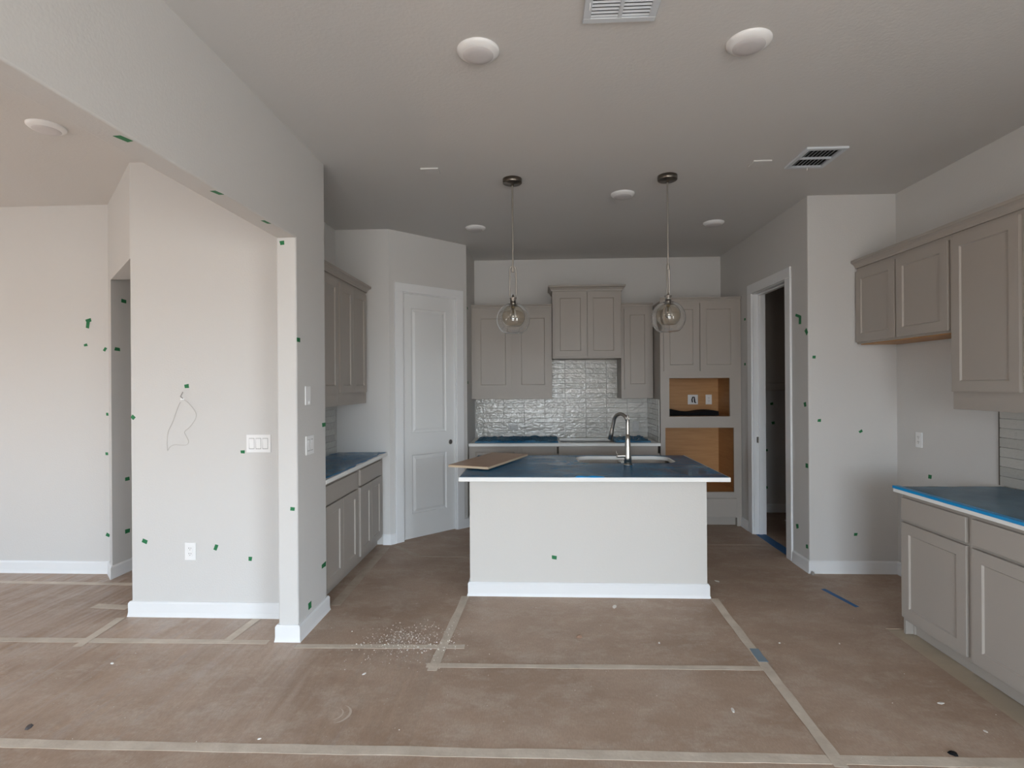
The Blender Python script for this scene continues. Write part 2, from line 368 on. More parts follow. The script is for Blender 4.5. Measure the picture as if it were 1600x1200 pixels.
strip((-2.785,3.53),(-2.74,3.13), .055, TAPE, 'short tape strip near the left corner of the switch wall', z=.0013)
strip((-1.865,3.54),(-1.885,3.22), .055, TAPE, 'short tape strip just left of the post', z=.0013)
strip((-4.6,4.16),(-3.0,4.135), .05, TAPE, 'pale tape line across the floor of the far left room')
strip((-3.13,3.72),(-2.86,3.70), .07, TAPE, 'short wide tape scrap left of the switch wall corner')
strip((-1.08,4.885),(-.40,4.885), .022, TAPEF, 'faint thin tape line left of the island near the pantry')
strip((1.30,5.315),(2.15,5.315), .022, TAPEF, 'faint thin tape line on the floor before the doorway')
strip((-1.43,3.78),(-1.45,5.14), .075, TAPEF, 'faded tape strip along the foot of the left base cabinets')
strip((-1.36,5.17),(-1.10,4.90), .05, TAPEF, 'short faded tape strip before the pantry door', z=.0013)
strip((2.115,4.19),(2.175,3.86), .035, BLUET, 'short dark blue tape strip on the floor of the right aisle')
strip((1.237,3.23),(1.233,3.08), .05, mat('pale_blue_tape', (.20,.27,.33), .6), 'pale blue tape scrap stuck over the right floor tape line', z=.0035)
strip((2.25,4.93),(2.25,5.68), .10, BLUET, 'dark blue tape across the doorway threshold')

# ------------------------------------------------------------------ cabinets
def shaker(x0, x1, z0, z1, yf=-.02, t=.02, rail=.064):
    """frame ring of a shaker door, front at y=yf"""
    X0,X1,Z0,Z1 = x0+rail,x1-rail,z0+rail,z1-rail; yb = yf+t; s = .007; yr = yf+.009
    o = [(x0,z0),(x1,z0),(x1,z1),(x0,z1)]; i = [(X0,Z0),(X1,Z0),(X1,Z1),(X0,Z1)]; j = [(X0+s,Z0+s),(X1-s,Z0+s),(X1-s,Z1-s),(X0+s,Z1-s)]
    vs = [(x,yf,z) for x,z in o]+[(x,yf,z) for x,z in i]+[(x,yr,z) for x,z in j]+[(x,yb,z) for x,z in j]+[(x,yb,z) for x,z in o]
    fs = []
    for a in range(4):
        b = (a+1)%4
        fs += [(a,b,4+b,4+a),(4+a,4+b,8+b,8+a),(8+a,8+b,12+b,12+a),(12+a,12+b,16+b,16+a),(16+a,16+b,b,a)]
    return MB().add(vs, fs), MB().box(X0+s-.004, X1-s+.004, yr, yb-.002, Z0+s-.004, Z1-s+.004)
CROWN = [(0,0),(-.012,0),(-.014,.012),(-.026,.030),(-.038,.040),(-.046,.044),(-.046,.062),(0,.062)]
SMALLCROWN = [(0,0),(-.010,0),(-.014,.014),(-.024,.024),(-.024,.034),(0,.034)]
def cabinet(name, label, loc, rotz, w, dp, z0, z1, doors=(), drawers=(), toe=0, inside=None, cat='cabinet', group=None, panel_m=CAB, five_piece=()):
    t = thing(name, label, cat, loc, rotz, group)
    mb = MB()
    if toe:
        mb.box(0, w, .0, dp, toe, z1); part('body', mb, CAB, t, .0015)
        part('toe_kick', MB().box(0.0, w, .055, dp, 0, toe), CAB, t)
    else: part('body', MB().box(0, w, 0, dp, z0, z1), CAB, t, .0015)
    for d in doors:
        fr, pn = shaker(*d); o = part('door', fr, CAB, t); part('panel', pn, panel_m, o)
    for i,d in enumerate(drawers):
        if i in five_piece:
            fr, pn = shaker(*d, rail=.042); o = part('drawer', fr, CAB, t); part('panel', pn, CAB, o)
        else: part('drawer', MB().box(d[0],d[1],-.02,0,d[2],d[3]), CAB, t, .002)
    return t
def crown(t, w, z, prof=CROWN, left=0, right=0, dp=.32):
    """crown moulding on a cabinet; left/right = depth of a return along that side"""
    off = -prof[-2][0]
    mb = MB().sweep_x([(y,z+h) for y,h in prof], 0, w, 1 if left else 0, -1 if right else 0)
    for side, L in ((0,left),(1,right)):
        if not L: continue
        n = len(prof); sx = -1 if side == 0 else 1; bx = 0 if side == 0 else w
        vs = [(bx+sx*(-y), y, z+h) for y,h in prof]+[(bx+sx*(-y), L, z+h) for y,h in prof]
        mb.add(vs, [(i,(i+1)%n,n+(i+1)%n,n+i) for i in range(n)]+[tuple(range(n,2*n))])
    part('crown_moulding', mb, CAB, t)
ZC = .892
# --- back wall uppers
YB = 6.33
t = cabinet('upper_cabinet', 'taupe two-door upper cabinet left of the range hood cabinet', (-.765,YB,0), 0, .932, .325, 1.37, 2.425,
    [(.045,.463,1.468,2.365),(.513,.912,1.468,2.365)] , group=None); crown(t, .932, 2.425, SMALLCROWN)
t = cabinet('upper_cabinet', 'short raised taupe two-door cabinet over the cooktop, topped by wide crown moulding', (.172,YB-.045,0), 0, .783, .37, 1.83, 2.60,
    [(.022,.386,1.852,2.583),(.398,.760,1.852,2.583)]); crown(t, .783, 2.60, CROWN, left=.36, right=.36)
t = cabinet('upper_cabinet', 'narrow taupe one-door upper cabinet between cooktop cabinet and oven tower', (.957,YB,0), 0, .36, .325, 1.37, 2.425,
    [(.035,.332,1.468,2.39)]); crown(t, .36, 2.425, SMALLCROWN)
part('filler', MB().box(.36,.3665,.05,.32,1.37,2.44), CAB, t)
# --- tall oven tower with two empty openings
t = thing('oven_tower', 'tall taupe cabinet with two empty wood-lined appliance openings', 'cabinet', (1.325,6.0,0))
w = .857; x0a,x1a,x0b,x1b = .095,.738,.05,.778
mb = MB()
mb.box(0,x0b,0,.02,.09,2.43).box(x1b,w,0,.02,.09,2.43)
mb.box(x0b,x1b,0,.02,.09,.366).box(x0b,x1b,0,.02,1.058,1.18).box(x0b,x0a,0,.02,1.18,1.594).box(x1a,x1b,0,.02,1.18,1.594).box(x0b,x1b,0,.02,1.594,2.43)
part('face_frame', mb, CAB, t)
part('side_panel', MB().box(0,.018,.02,.655,.0,2.43), CAB, t); part('side_panel', MB().box(w-.018,w,.02,.655,0,2.43), CAB, t)
part('top_panel', MB().box(.018,w-.018,.02,.655,2.41,2.43), CAB, t)
part('toe_kick', MB().box(.018,w-.018,.06,.08,0,.09), CAB, t)
part('toe_block', MB().box(0,.03,.0,.06,0,.09), CAB, t); part('toe_block', MB().box(w-.05,w,.0,.06,0,.09), CAB, t)
part('liner', MB().box(.018,.03,.02,.60,.34,1.62), CABIN, t); part('liner', MB().box(w-.05,w-.018,.02,.60,.34,1.62), CABIN, t)
part('liner_back', MB().box(.03,w-.05,.595,.61,.34,1.62), CABIN, t)
part('shelf', MB().box(.03,w-.05,.02,.595,.346,.366), CABIN, t); part('shelf', MB().box(.03,w-.05,.02,.595,1.10,1.18), CABIN, t); part('shelf', MB().box(.03,w-.05,.02,.595,1.594,1.612), CABIN, t)
for d in ((.035,.413,1.672,2.40),(.423,.812,1.672,2.40)):
    fr,pn = shaker(*d); o = part('door', fr, CAB, t); part('panel', pn, CAB, o)
part('drawer', MB().box(.035,.80,-.02,0,.10,.30), CAB, t, .002)
crown(t, w, 2.43, SMALLCROWN)
# black folded sheet in the upper opening, outlets inside
mb = MB(); n = 24
top = [(x/n, .045+.010*math.sin(x/n*9)+.03*max(0,1-x/n*3)) for x in range(n+1)]
vs = []
for y in (.10,.42):
    for u,hh in top: vs += [(u*.60,y,0),(u*.60,y+.01*math.sin(u*20),hh)]
fs = [(2*i,2*i+2,2*i+3,2*i+1) for i in range(n)]+[(2*(n+1)+2*i,2*(n+1)+2*i+1,2*(n+1)+2*i+3,2*(n+1)+2*i+2) for i in range(n)]
fs += [(2*i+1,2*i+3,2*(n+1)+2*i+3,2*(n+1)+2*i+1) for i in range(n)]+[(2*i,2*(n+1)+2*i,2*(n+1)+2*i+2,2*i+2) for i in range(n)]+[(0,1,2*(n+1)+1,2*(n+1)),(2*n,2*(n+1)+2*n,2*(n+1)+2*n+1,2*n+1)]
solo('folded_sheet', MB().add(vs,fs), BLACK, 'black folded sheet lying in the upper oven tower opening', 'sheet', (1.385,6.02,1.181))

# --- back base cabinets
t = cabinet('base_cabinet', 'taupe base cabinet at the left end under the back counter', (-.76,6.02,0), 0, .565, .63, 0, .86, [(.03,.282,.11,.69),(.287,.54,.11,.69)], [(.03,.54,.71,.84)], .10, five_piece=(0,))
t = cabinet('base_cabinet', 'taupe base cabinet with plain drawer, second from the left under the back counter', (-.195,6.02,0), 0, .40, .63, 0, .86, [(.02,.375,.11,.69)], [(.02,.375,.71,.84)], .10)
t = cabinet('base_cabinet', 'wide taupe base cabinet under the cooktop cutout', (.205,6.02,0), 0, 1.115, .63, 0, .78, [(.02,.55,.11,.69),(.56,1.09,.11,.69)], [(.02,1.09,.71,.86)], .10)
mb = MB().box(-.762,.25,5.99,6.655,.862,ZC).box(.93,1.322,5.99,6.655,.862,ZC).box(.25,.93,5.99,6.10,.862,ZC).box(.25,.93,6.56,6.655,.862,ZC)
solo('back_countertop', mb, QUARTZ, 'narrow white countertop along the back wall with a cooktop cutout', 'countertop')
def crumple(x0,x1,y0,y1,z,amp,nx,ny,seed,hf=0,fade=1,spike=0,dens=.1):
    vs = []; fs = []; rnd = random.Random(seed)
    for j in range(ny+1):
        for i in range(nx+1):
            x = x0+(x1-x0)*i/nx; y = y0+(y1-y0)*j/ny
            h = abs(noise.noise(Vector((x*9,y*7,seed))))*amp+abs(noise.noise(Vector((x*25,y*22,seed+5))))*amp*.5+amp*.25
            h += hf*abs(noise.noise(Vector((x*60,y*48,seed+9))))+hf*.5*noise.noise(Vector((x*120,y*95,seed+2)))
            ed = min(i,nx-i,j,ny-j); h = max(h,0)*min(1,(ed+.12)/fade)
            cl = noise.noise(Vector((x*3.1,y*3.1,seed+20)))
            if spike and ed > 3 and rnd.random() < dens*(1.6 if cl > 0 else .35): h += spike*rnd.uniform(.5,1)
            x += noise.noise(Vector((y*8,seed,x)))*.02; y += noise.noise(Vector((x*8,seed+3,y)))*.015
            vs.append((x,y,z+.002+h))
    for j in range(ny):
        for i in range(nx): a = j*(nx+1)+i; fs.append((a,a+1,a+nx+2,a+nx+1))
    m = MB().add(vs,fs,True)
    base = len(vs); m.v += [(p[0],p[1],z+.0005) for p in vs]; 
    m.f += [tuple(k+base for k in reversed(f)) for f in fs]; m.sm += [True]*len(fs)
    ring = [i for i in range(nx+1)]+[j*(nx+1)+nx for j in range(1,ny+1)]+[ny*(nx+1)+i for i in range(nx-1,-1,-1)]+[j*(nx+1) for j in range(ny-1,0,-1)]
    for k in range(len(ring)): a,b = ring[k],ring[(k+1)%len(ring)]; m.f.append((a,b,b+base,a+base)); m.sm.append(True)
    return m
solo('plastic_film', crumple(-.70,.23,6.06,6.63,ZC,.022,130,90,1,.010,1,.010,.07), FILMW, 'crumpled blue plastic film on the back counter left of the cooktop cutout', 'plastic film')
solo('plastic_film', crumple(.85,1.24,6.08,6.62,ZC,.028,50,50,2,.008), FILMW, 'crumpled blue plastic film on the back counter at the oven tower', 'plastic film')

# --- left run
XL = -1.505
for y0, lab in ((3.70,'nearer taupe base cabinet of the left run, right behind the post'),(4.47,'farther taupe base cabinet of the left run, next to the pantry wall')):
    w = .77 if y0 < 4 else .765; L0 = .075 if y0 < 4 else .05; R0 = w-.02 if y0 < 4 else .665; Mx = (L0+R0)/2
    cabinet('base_cabinet', lab, (XL,y0,0), PI/2, w, .45, 0, .862, [(L0,Mx-.003,.105,.685),(Mx+.003,R0,.105,.685)], [(L0,R0,.70,.832)], .10)
solo('left_countertop', MB().box(-1.958,-1.452,3.693,5.238,.862,ZC), QUARTZ, 'white countertop of the left run beside the pantry', 'countertop', bevel=.002)
solo('plastic_film', crumple(-1.94,-1.475,3.70,5.22,ZC,.004,30,80,3), FILM, 'blue plastic film covering the left counter beside the pantry', 'plastic film')
t = cabinet('upper_cabinet', 'taupe upper cabinet of the left run, half hidden by the post', (-1.65,3.70,0), PI/2, .755, .308, 1.37, 2.43, [(.04,.38,1.475,2.40),(.386,.725,1.475,2.40)]); crown(t, .755, 2.43)
t = cabinet('upper_cabinet', 'taupe two-door upper cabinet of the left run, left of the pantry door', (-1.65,4.455,0), PI/2, .75, .308, 1.37, 2.43, [(.018,.338,1.475,2.40),(.343,.705,1.475,2.40)]); crown(t, .75, 2.43, CROWN, right=.30)

# --- right run (fronts face left)
XR = 2.235
cabinet('base_cabinet', 'taupe base cabinet at the left end of the right run', (XR,3.475,0), -PI/2, .535, .64, 0, .862, [(.012,.517,.108,.685)], [(.012,.517,.702,.835)], .085)
cabinet('base_cabinet', 'taupe base cabinet of the right run, cut by the right picture edge', (XR,2.94,0), -PI/2, 1.04, .64, 0, .862, [(.02,.515,.108,.685),(.525,1.02,.108,.685)], [(.02,.515,.702,.835),(.525,1.02,.702,.835)], .085)
cabinet('base_cabinet', 'taupe base cabinet of the right run beyond the picture edge', (XR,1.90,0), -PI/2, 1.0, .64, 0, .862, [(.02,.495,.108,.685),(.505,.98,.108,.685)], [(.02,.98,.702,.835)], .085)
part('toe_block', MB().box(.0,.018,.0,.055,0,.085).box(.018,.028,.045,.10,0,.085), CAB, bpy.data.objects['base_cabinet.005'] if 'base_cabinet.005' in bpy.data.objects else None)
solo('right_countertop', MB().box(2.192,2.878,.88,3.50,.862,ZC), QUARTZ, 'white countertop of the right run', 'countertop', bevel=.002)
solo('plastic_film', crumple(2.226,2.862,.9,3.495,ZC,.003,30,100,4), FILMR, 'dull blue plastic film covering the right counter', 'plastic film')
solo('edge_tape', MB().box(2.1895,2.225,.9,3.502,ZC+.0065,ZC+.0075).box(2.1888,2.1908,.9,3.502,ZC-.008,ZC+.0075), BLUEBR, 'bright blue tape along the front edge of the right counter', 'tape')
t = cabinet('upper_cabinet', 'short taupe two-door cabinet over the empty fridge space', (2.57,4.538,0), -PI/2, 1.018, .31, 1.845, 2.45, [(.018,.49,1.858,2.42),(.512,1.0,1.858,2.42)]); crown(t, 1.018, 2.45)
part('underside', MB().box(.02,1.0,.02,.30,1.838,1.846), CABIN, t, label='bare orange plywood underside')
t = cabinet('upper_cabinet', 'tall taupe upper cabinet right of the fridge space', (2.57,3.52,0), -PI/2, .51, .31, 1.37, 2.45, [(.015,.49,1.478,2.425)]); crown(t, .51, 2.45)
t = cabinet('upper_cabinet', 'taupe upper cabinet at the right picture edge', (2.57,3.01,0), -PI/2, .80, .31, 1.37, 2.45, [(.04,.41,1.478,2.425),(.42,.78,1.478,2.425)]); crown(t, .80, 2.45)
# --- utility room cabinet
cabinet('wall_cabinet', 'dark taupe wall cabinet seen through the doorway', (2.32,6.33,0), 0, 1.5, .325, 1.45, 2.85, [(.02,.59,1.47,2.83),(.60,1.05,1.47,2.83)])

# ------------------------------------------------------------------ tiled backsplashes: every tile its own part
def wavy_tile(w, h, k):
    rnd = random.Random(k); e2 = .0016; m = MB()
    c = [rnd.uniform(-.0007,.0007) for _ in range(4)]
    vs = [(0,0,0),(w,0,0),(w,0,h),(0,0,h),(0,-.0070,0),(w,-.0070,0),(w,-.0070,h),(0,-.0070,h),
          (e2,-.0085+c[0],e2),(w-e2,-.0085+c[1],e2),(w-e2,-.0085+c[2],h-e2),(e2,-.0085+c[3],h-e2)]
    fs = [(8,9,10),(8,10,11)]
    for i in range(4):
        j = (i+1)%4; fs += [(i,j,4+j,4+i),(4+i,4+j,8+j,8+i)]
    return mesh_of('tile', m.add(vs,fs), TILE)
TW, TH, G = .2475, .0595, .002
tile_full = [wavy_tile(TW-G, TH-G, k) for k in range(6)]
def tiles(parent, x0, x1, z0, z1, xs, skip=None):
    cache = {}
    j = 0; z = z0
    while z < z1-.01:
        h = min(TH, z1-z)
        for i in range(len(xs)-1):
            a,b = max(xs[i],x0), min(xs[i+1],x1)
            if b-a < .015 or (skip and skip(a,b,z)): continue
            if abs(b-a-TW) < .002 and abs(h-TH) < .001: me = random.choice(tile_full)
            else:
                key = (round(b-a,3), round(h,3))
                if key not in cache: cache[key] = wavy_tile(b-a-G, h-G, 9)
                me = cache[key]
            link('tile', me, parent, (a+G/2, -.0045, z+G/2), (random.uniform(-.006,.006), 0, random.uniform(-.004,.004)))
        z += TH; j += 1
t = thing('tile_backsplash', 'glossy pale grey stacked tile backsplash behind the cooktop', 'backsplash', (0,6.656,0))
part('grout', MB().box(-.755,1.323,-.004,0,ZC+.001,1.372).box(.172,.955,-.004,0,1.372,1.828), GROUT, t)
xs = [-.765+.105+TW*(k-1) for k in range(0,10)]
tiles(t, -.755, 1.32, ZC+.001, 1.369, xs)
tiles(t, .172, .955, 1.369, 1.828, xs)
t = thing('tile_backsplash', 'glossy grey tiles on the side of the oven tower over the counter', 'backsplash', (1.3235,6.02,0), -PI/2)
tiles(t, -.622, -.002, ZC+.001, 1.369, [-.622+TW*k for k in range(4)])
t = thing('tile_backsplash', 'glossy grey tiles on the kitchen left wall beside the post', 'backsplash', (-1.9595,3.695,0), PI/2)
part('grout', MB().box(0,1.53,-.004,0,ZC+.001,1.37), GROUT, t)
tiles(t, 0, 1.53, ZC+.001, 1.369, [TW*k for k in range(8)])
t = thing('tile_backsplash', 'pale glossy tiles on the right wall over the right counter', 'backsplash', (2.8795,3.55,0), -PI/2)
part('grout', MB().box(0,2.5,-.004,0,ZC+.001,1.37), GROUT, t)
part('edge_trim', MB().box(-.008,0,-.012,0,ZC+.001,1.37), STEELDK, t)
tiles(t, 0, 2.5, ZC+.001, 1.369, [TW*k for k in range(12)])

# ------------------------------------------------------------------ doors and casings
t = thing('door_1', 'white two-panel pantry door with a bored knob hole', 'door', (-1.432,5.24,0), PI/4); del t['category']; t['kind'] = 'structure'
s0, s1, zt = .155, .790, 2.452
def raised(x0,x1,z0,z1,yf):
    a,b,c = .0,.022,.045
    o = []
    for d,y in ((0,yf),(a+.010,yf+.010),(b,yf+.010),(c,yf+.002)):
        o.append([(x0+d,y,z0+d),(x1-d,y,z0+d),(x1-d,y,z1-d),(x0+d,y,z1-d)])
    vs = [p for r in o for p in r]; fs = []
    for k in range(3):
        for i in range(4): j = (i+1)%4; fs.append((k*4+i,k*4+j,k*4+4+j,k*4+4+i))
    fs.append((12,13,14,15)); return MB().add(vs,fs)
yf = .022; mb = MB()
P1 = (.262,.683,1.052,2.312); P2 = (.262,.683,.245,.838)
# slab front as a ring of quads around the two panels
mb.box(s0,P1[0],yf,yf+.035,.004,zt).box(P1[1],s1,yf,yf+.035,.004,zt).box(P1[0],P1[1],yf,yf+.035,.004,P2[2]).box(P1[0],P1[1],yf,yf+.035,P2[3],P1[2]).box(P1[0],P1[1],yf,yf+.035,P1[3],zt)
mb.box(P1[0],P1[1],yf+.02,yf+.035,.2,2.35)
part('slab', mb, DOORM, t); part('panel', raised(*P1,yf), DOORM, t); part('panel', raised(*P2,yf), DOORM, t)
mb = MB(); ang = [2*PI*k/24 for k in range(24)]
hb = part('knob_hole_shade', MB().lathe([(0,.0008),(.021,.0008),(.021,-.001)],seg=24), mat('hole_shade_grey',(.10,.10,.10),.6), t, loc=(.735,yf-.0005,.935), rot=(PI/2,0,0), label='bored knob hole, its shade painted as a dark disc')  # flat disc painted dark for the shade inside the bored hole
part('hole_rim', MB().lathe([(.021,0),(.027,0),(.027,.002),(.021,.002)],seg=24,closed=True), STEEL, t, loc=(.735,yf,.935), rot=(PI/2,0,0))
for z in (2.24,1.60,1.02,.32): part('hinge', MB().tube([(s0-.002,yf-.006,z-.05),(s0-.002,yf-.006,z+.05)],.006,8).box(s0-.002,s0+.004,yf-.004,yf,z-.045,z+.045), STEELDK, t)
def casing(name, x0, x1, zt, cw, label, loc, rot, jd, far=True):
    t = thing(name, label, 'trim', loc, rot); del t['category']; t['kind'] = 'structure'
    c = .018
    part('casing_side', MB().box(x0-cw,x0+.004,-c,0,0,zt), TRIM, t, .003); part('casing_side', MB().box(x1-.004,x1+cw,-c,0,0,zt), TRIM, t, .003)
    part('casing_head', MB().box(x0-cw,x1+cw,-c,0,zt,zt+cw), TRIM, t, .003)
    part('jamb', MB().box(x0-.001,x0+.012,0,jd,0,zt+.004), TRIM, t); part('jamb', MB().box(x1-.012,x1+.001,0,jd,0,zt+.004), TRIM, t); part('jamb_head', MB().box(x0,x1,0,jd,zt-.008,zt+.005), TRIM, t)
    if far: part('door_stop', MB().box(x0+.012,x0+.022,.05,.08,0,zt-.008).box(x1-.022,x1-.012,.05,.08,0,zt-.008).box(x0+.012,x1-.012,.05,.08,zt-.02,zt-.008), TRIM, t)
    return t
casing('trim_3', .144, .801, 2.458, .088, 'white casing around the pantry door', (-1.432,5.24,0), PI/4, .12, False)
t = casing('trim_4', 0, .77, 2.445, .095, 'white casing around the open doorway right of the kitchen', (2.1875,5.69,0), -PI/2, .1225)
part('strike_plate', MB().box(.0115,.0135,.03,.055,.93,.99), STEEL, t)

# ------------------------------------------------------------------ island
t = thing('kitchen_island', 'greige drywall kitchen island with white baseboard', 'kitchen island', (0,3.996,0))
part('front_wall', MB().box(-.504,1.2055,0,.12,0,.861), ISL, t)
part('side_panel', MB().box(-.504,-.46,.12,.94,0,.861), ISL, t); part('side_panel', MB().box(1.165,1.2055,.12,.94,0,.861), ISL, t)
part('back_panel', MB().box(-.46,1.165,.92,.94,.0,.861), CAB, t)
prof = [(0,0),(-.022,0),(-.018,.012),(-.015,.02),(-.015,.088),(-.008,.10),(0,.10)]
mb = MB(); mb.sweep_x(prof, -.504, 1.2055, 1, -1)
for bx,sx in ((-.504,-1),(1.2055,1)):
    vs = [(bx+sx*(-y),y,z) for y,z in prof]+[(bx+sx*(-y),.94,z) for y,z in prof]; n = len(prof)
    mb.add(vs,[(i,(i+1)%n,n+(i+1)%n,n+i) for i in range(n)]+[tuple(range(n,2*n))])
part('baseboard', mb, TRIM, t, label='white baseboard')
SK = (.342,1.125,4.50,4.935)
outer = [(-.559,3.815),(1.315,3.815),(1.315,5.005),(-.559,5.005)]
solo('island_countertop', plate_hole(outer, rrect(*SK,.13), .862, ZC), QUARTZ, 'thick white countertop of the island with a rounded sink cutout', 'countertop', bevel=.002)
fo = [(-.552,3.823),(-.2,3.820),(.25,3.818),(.7,3.821),(1.306,3.822),(1.304,4.4),(1.30,4.99),(.6,4.995),(-.1,4.993),(-.55,4.99)]
solo('plastic_film', plate_hole(fo, rrect(SK[0]-.012,SK[1]+.012,SK[2]-.008,SK[3]+.016,.135), ZC+.0003, ZC+.0015), FILM, 'glossy blue plastic film covering the island counter', 'plastic film')
solo('film_scrap', crumple(.26,.46,3.808,3.85,ZC,.008,12,5,9), BLUEBR, 'small bright blue film scrap at the front edge of the island counter', 'plastic film')
# sink
t = thing('sink', 'stainless steel double-bowl sink set under the island counter', 'sink', (0,0,0))
def bowl(x0,x1):
    y0,y1 = SK[2]-.004,SK[3]+.004; top = rrect(x0,x1,y0,y1,.07,6); bot = rrect(x0+.015,x1-.015,y0+.015,y1-.015,.07,6); n = len(top)
    ot = rrect(x0-.006,x1+.006,y0-.006,y1+.006,.075,6); ob = rrect(x0+.01,x1-.01,y0+.01,y1-.01,.075,6)
    vs = [(x,y,.861) for x,y in top]+[(x,y,.66) for x,y in bot]+[(x,y,.861) for x,y in ot]+[(x,y,.655) for x,y in ob]
    fs = [(i,n+i,n+(i+1)%n,(i+1)%n) for i in range(n)]+[(2*n+i,2*n+(i+1)%n,3*n+(i+1)%n,3*n+i) for i in range(n)]+[(i,(i+1)%n,2*n+(i+1)%n,2*n+i) for i in range(n)]
    m = MB().add(vs,fs,True); m.add([vs[n+i] for i in range(n)],[tuple(range(n))]); m.add([vs[3*n+i] for i in range(n)],[tuple(range(n-1,-1,-1))]); return m
for x0,x1 in ((.325,.725),(.745,1.142)):
    o = part('bowl', bowl(x0,x1), SINKM, t); part('drain', MB().lathe([(0,.002),(.03,.003),(.042,.004),(.045,.0),(0,0)],((x0+x1)/2,4.75,.6605),24), STEELDK, o)
# faucet
t = thing('kitchen_faucet', 'brushed nickel gooseneck faucet on the island counter before the sink', 'faucet', (.712,4.40,ZC+.0015))
part('base_ring', MB().lathe([(0,0),(.034,0),(.034,.005),(.029,.008),(0,.008)],seg=28), STEEL, t)
part('body', MB().lathe([(0,.008),(.0285,.008),(.0275,.06),(.024,.13),(.019,.20),(.0155,.245),(0,.245)],seg=28), STEEL, t)
dx,dy = -.60,.80; pts = [(0,0,.24)]; rr = .078
for k in range(0,5): pts.append((0,0,.25+.05*k*.72))
zc = .322
for k in range(1,15):
    a = PI*k/16; r2 = rr*(1-math.cos(a)); pts.append((dx*r2,dy*r2,zc+rr*1.02*math.sin(a)))
lx = 2*rr+.006
pts += [(dx*(lx),dy*(lx),.31),(dx*(lx+.012),dy*(lx+.012),.275)]
pts = sorted(pts[:6], key=lambda p:p[2])[:6]+pts[6:]
pts = [p for i,p in enumerate(pts) if i == 0 or p[2] != pts[i-1][2]]
part('neck', MB().tube(pts,.0145,16), STEEL, t)
part('spray_head', MB().tube([(dx*(lx+.010),dy*(lx+.010),.282),(dx*(lx+.018),dy*(lx+.018),.25),(dx*(lx+.034),dy*(lx+.034),.19),(dx*(lx+.035),dy*(lx+.035),.186)],[.0155,.017,.021,.017],18), STEEL, t)
part('handle_stem', MB().tube([(0,0,.072),(-.088,-.01,.072)],.0135,16), STEEL, t)
part('handle_lever', MB().tube([(-.082,-.01,.078),(-.094,-.01,.105),(-.097,-.01,.112)],[.005,.006,.004],10), STEELDK, t)
# loose board on the island
t = thing('loose_board', 'loose brown wooden board lying over the left corner of the island', 'board', (-.393,4.53,ZC+.0135), math.radians(-20))
part('board_face', MB().box(-.17,.17,-.41,.41,.015,.0175), BOARD, t); part('board_core', MB().box(-.17,.17,-.41,.41,0,.015), BOARDE, t, label='pale board edge')

# ------------------------------------------------------------------ pendants
def flat_sphere(r, neck, flat, n=22):
    """outer profile from the neck down to a slightly flattened bottom"""
    pts = []
    a0 = math.asin(neck/r)
    for k in range(n+1):
        a = a0+(PI-a0)*k/n; z = r*math.cos(a); x = r*math.sin(a)
        if z < -flat: z = -flat-(z+flat)*-.28
        pts.append((max(x,0),z))
    return pts
def glass_shell(r, neck, flat, th):
    o = flat_sphere(r,neck,flat); i = flat_sphere(r-th,neck-.0012,flat-th)
    return o+i[::-1]
def pendant(loc, ang, label):
    t = thing('pendant_light', label, 'pendant light', loc, ang)     # loc on the ceiling
    part('canopy', MB().lathe([(0,0),(.070,0),(.070,-.030),(.066,-.034),(.012,-.036),(.012,-.05),(0,-.05)],seg=36), STEELDK, t)
    part('rod', MB().tube([(0,0,-.03),(0,0,-.655)],.0065,12), STEEL, t)
    mb = MB(); lw = .0235; p = [(-lw,0,-.86)]
    for k in range(0,9): a = PI-PI*k/8; p.append((lw*math.cos(a),0,-.665+lw*math.sin(a)))
    p.append((lw,0,-.86)); mb.tube(p,.0055,10); mb.tube([(0,0,-.64),(0,0,-.685)],.010,12); part('link_bracket', mb, STEEL, t)
    part('socket_cup', MB().lathe([(0,-.850),(.007,-.850),(.008,-.868),(.026,-.872),(.026,-.878),(.022,-.882),(.022,-.935),(0,-.935)],seg=24), STEEL, t)
    part('outer_globe', MB().lathe(glass_shell(.123,.026,.100,.0028),(0,0,-1.033),40,closed=True), GLASS, t)
    part('inner_globe', MB().lathe(glass_shell(.087,.0235,.070,.0025),(0,0,-1.012),36,closed=True), SMOKE, t)
    o = part('bulb', MB().lathe([(.0135,-.935),(.014,-.95),(.022,-.98),(.025,-1.0),(.022,-1.02),(.012,-1.034),(0,-1.037)],seg=20), GLASS, t)
    part('bulb_base', MB().lathe([(0,-.934),(.0125,-.934),(.0125,-.952),(.004,-.956),(.0035,-.99),(0,-.992)],seg=16), BRASS, o)
pendant((-.177,4.03,H), .15, 'brushed nickel glass globe pendant over the left part of the island')
pendant((.953,4.04,H), 1.02, 'brushed nickel glass globe pendant over the right part of the island, by the faucet')

# ------------------------------------------------------------------ ceiling lights, vents, cover plates
for x,y,lab in ((-.259,2.468,'unlit white disc ceiling light nearest the viewer on the left'),(.943,2.472,'unlit white disc ceiling light nearest the viewer on the right'),
                (-2.827,3.041,'unlit white disc ceiling light in the left room beyond the beam'),(-.588,5.254,'unlit small disc ceiling light by the pantry, left of the left pendant'),
                (.686,4.402,'unlit disc ceiling light between the two pendants'),(1.663,5.242,'unlit disc ceiling light right of the right pendant, before the doorway')):
    t = thing('ceiling_light', lab, 'ceiling light', (x,y,H), 0, 'flat disc ceiling lights')
    part('trim_ring', MB().lathe([(.096,0),(.096,-.006),(.090,-.012),(.072,-.023),(.0,-.023)],seg=40), PLAST, t)
    part('lens', MB().lathe([(.069,-.0232),(.066,-.026),(.04,-.0285),(0,-.0295)],seg=40), LENS, t)
SLATM = mat('vent_white', (.62,.66,.70), .4)
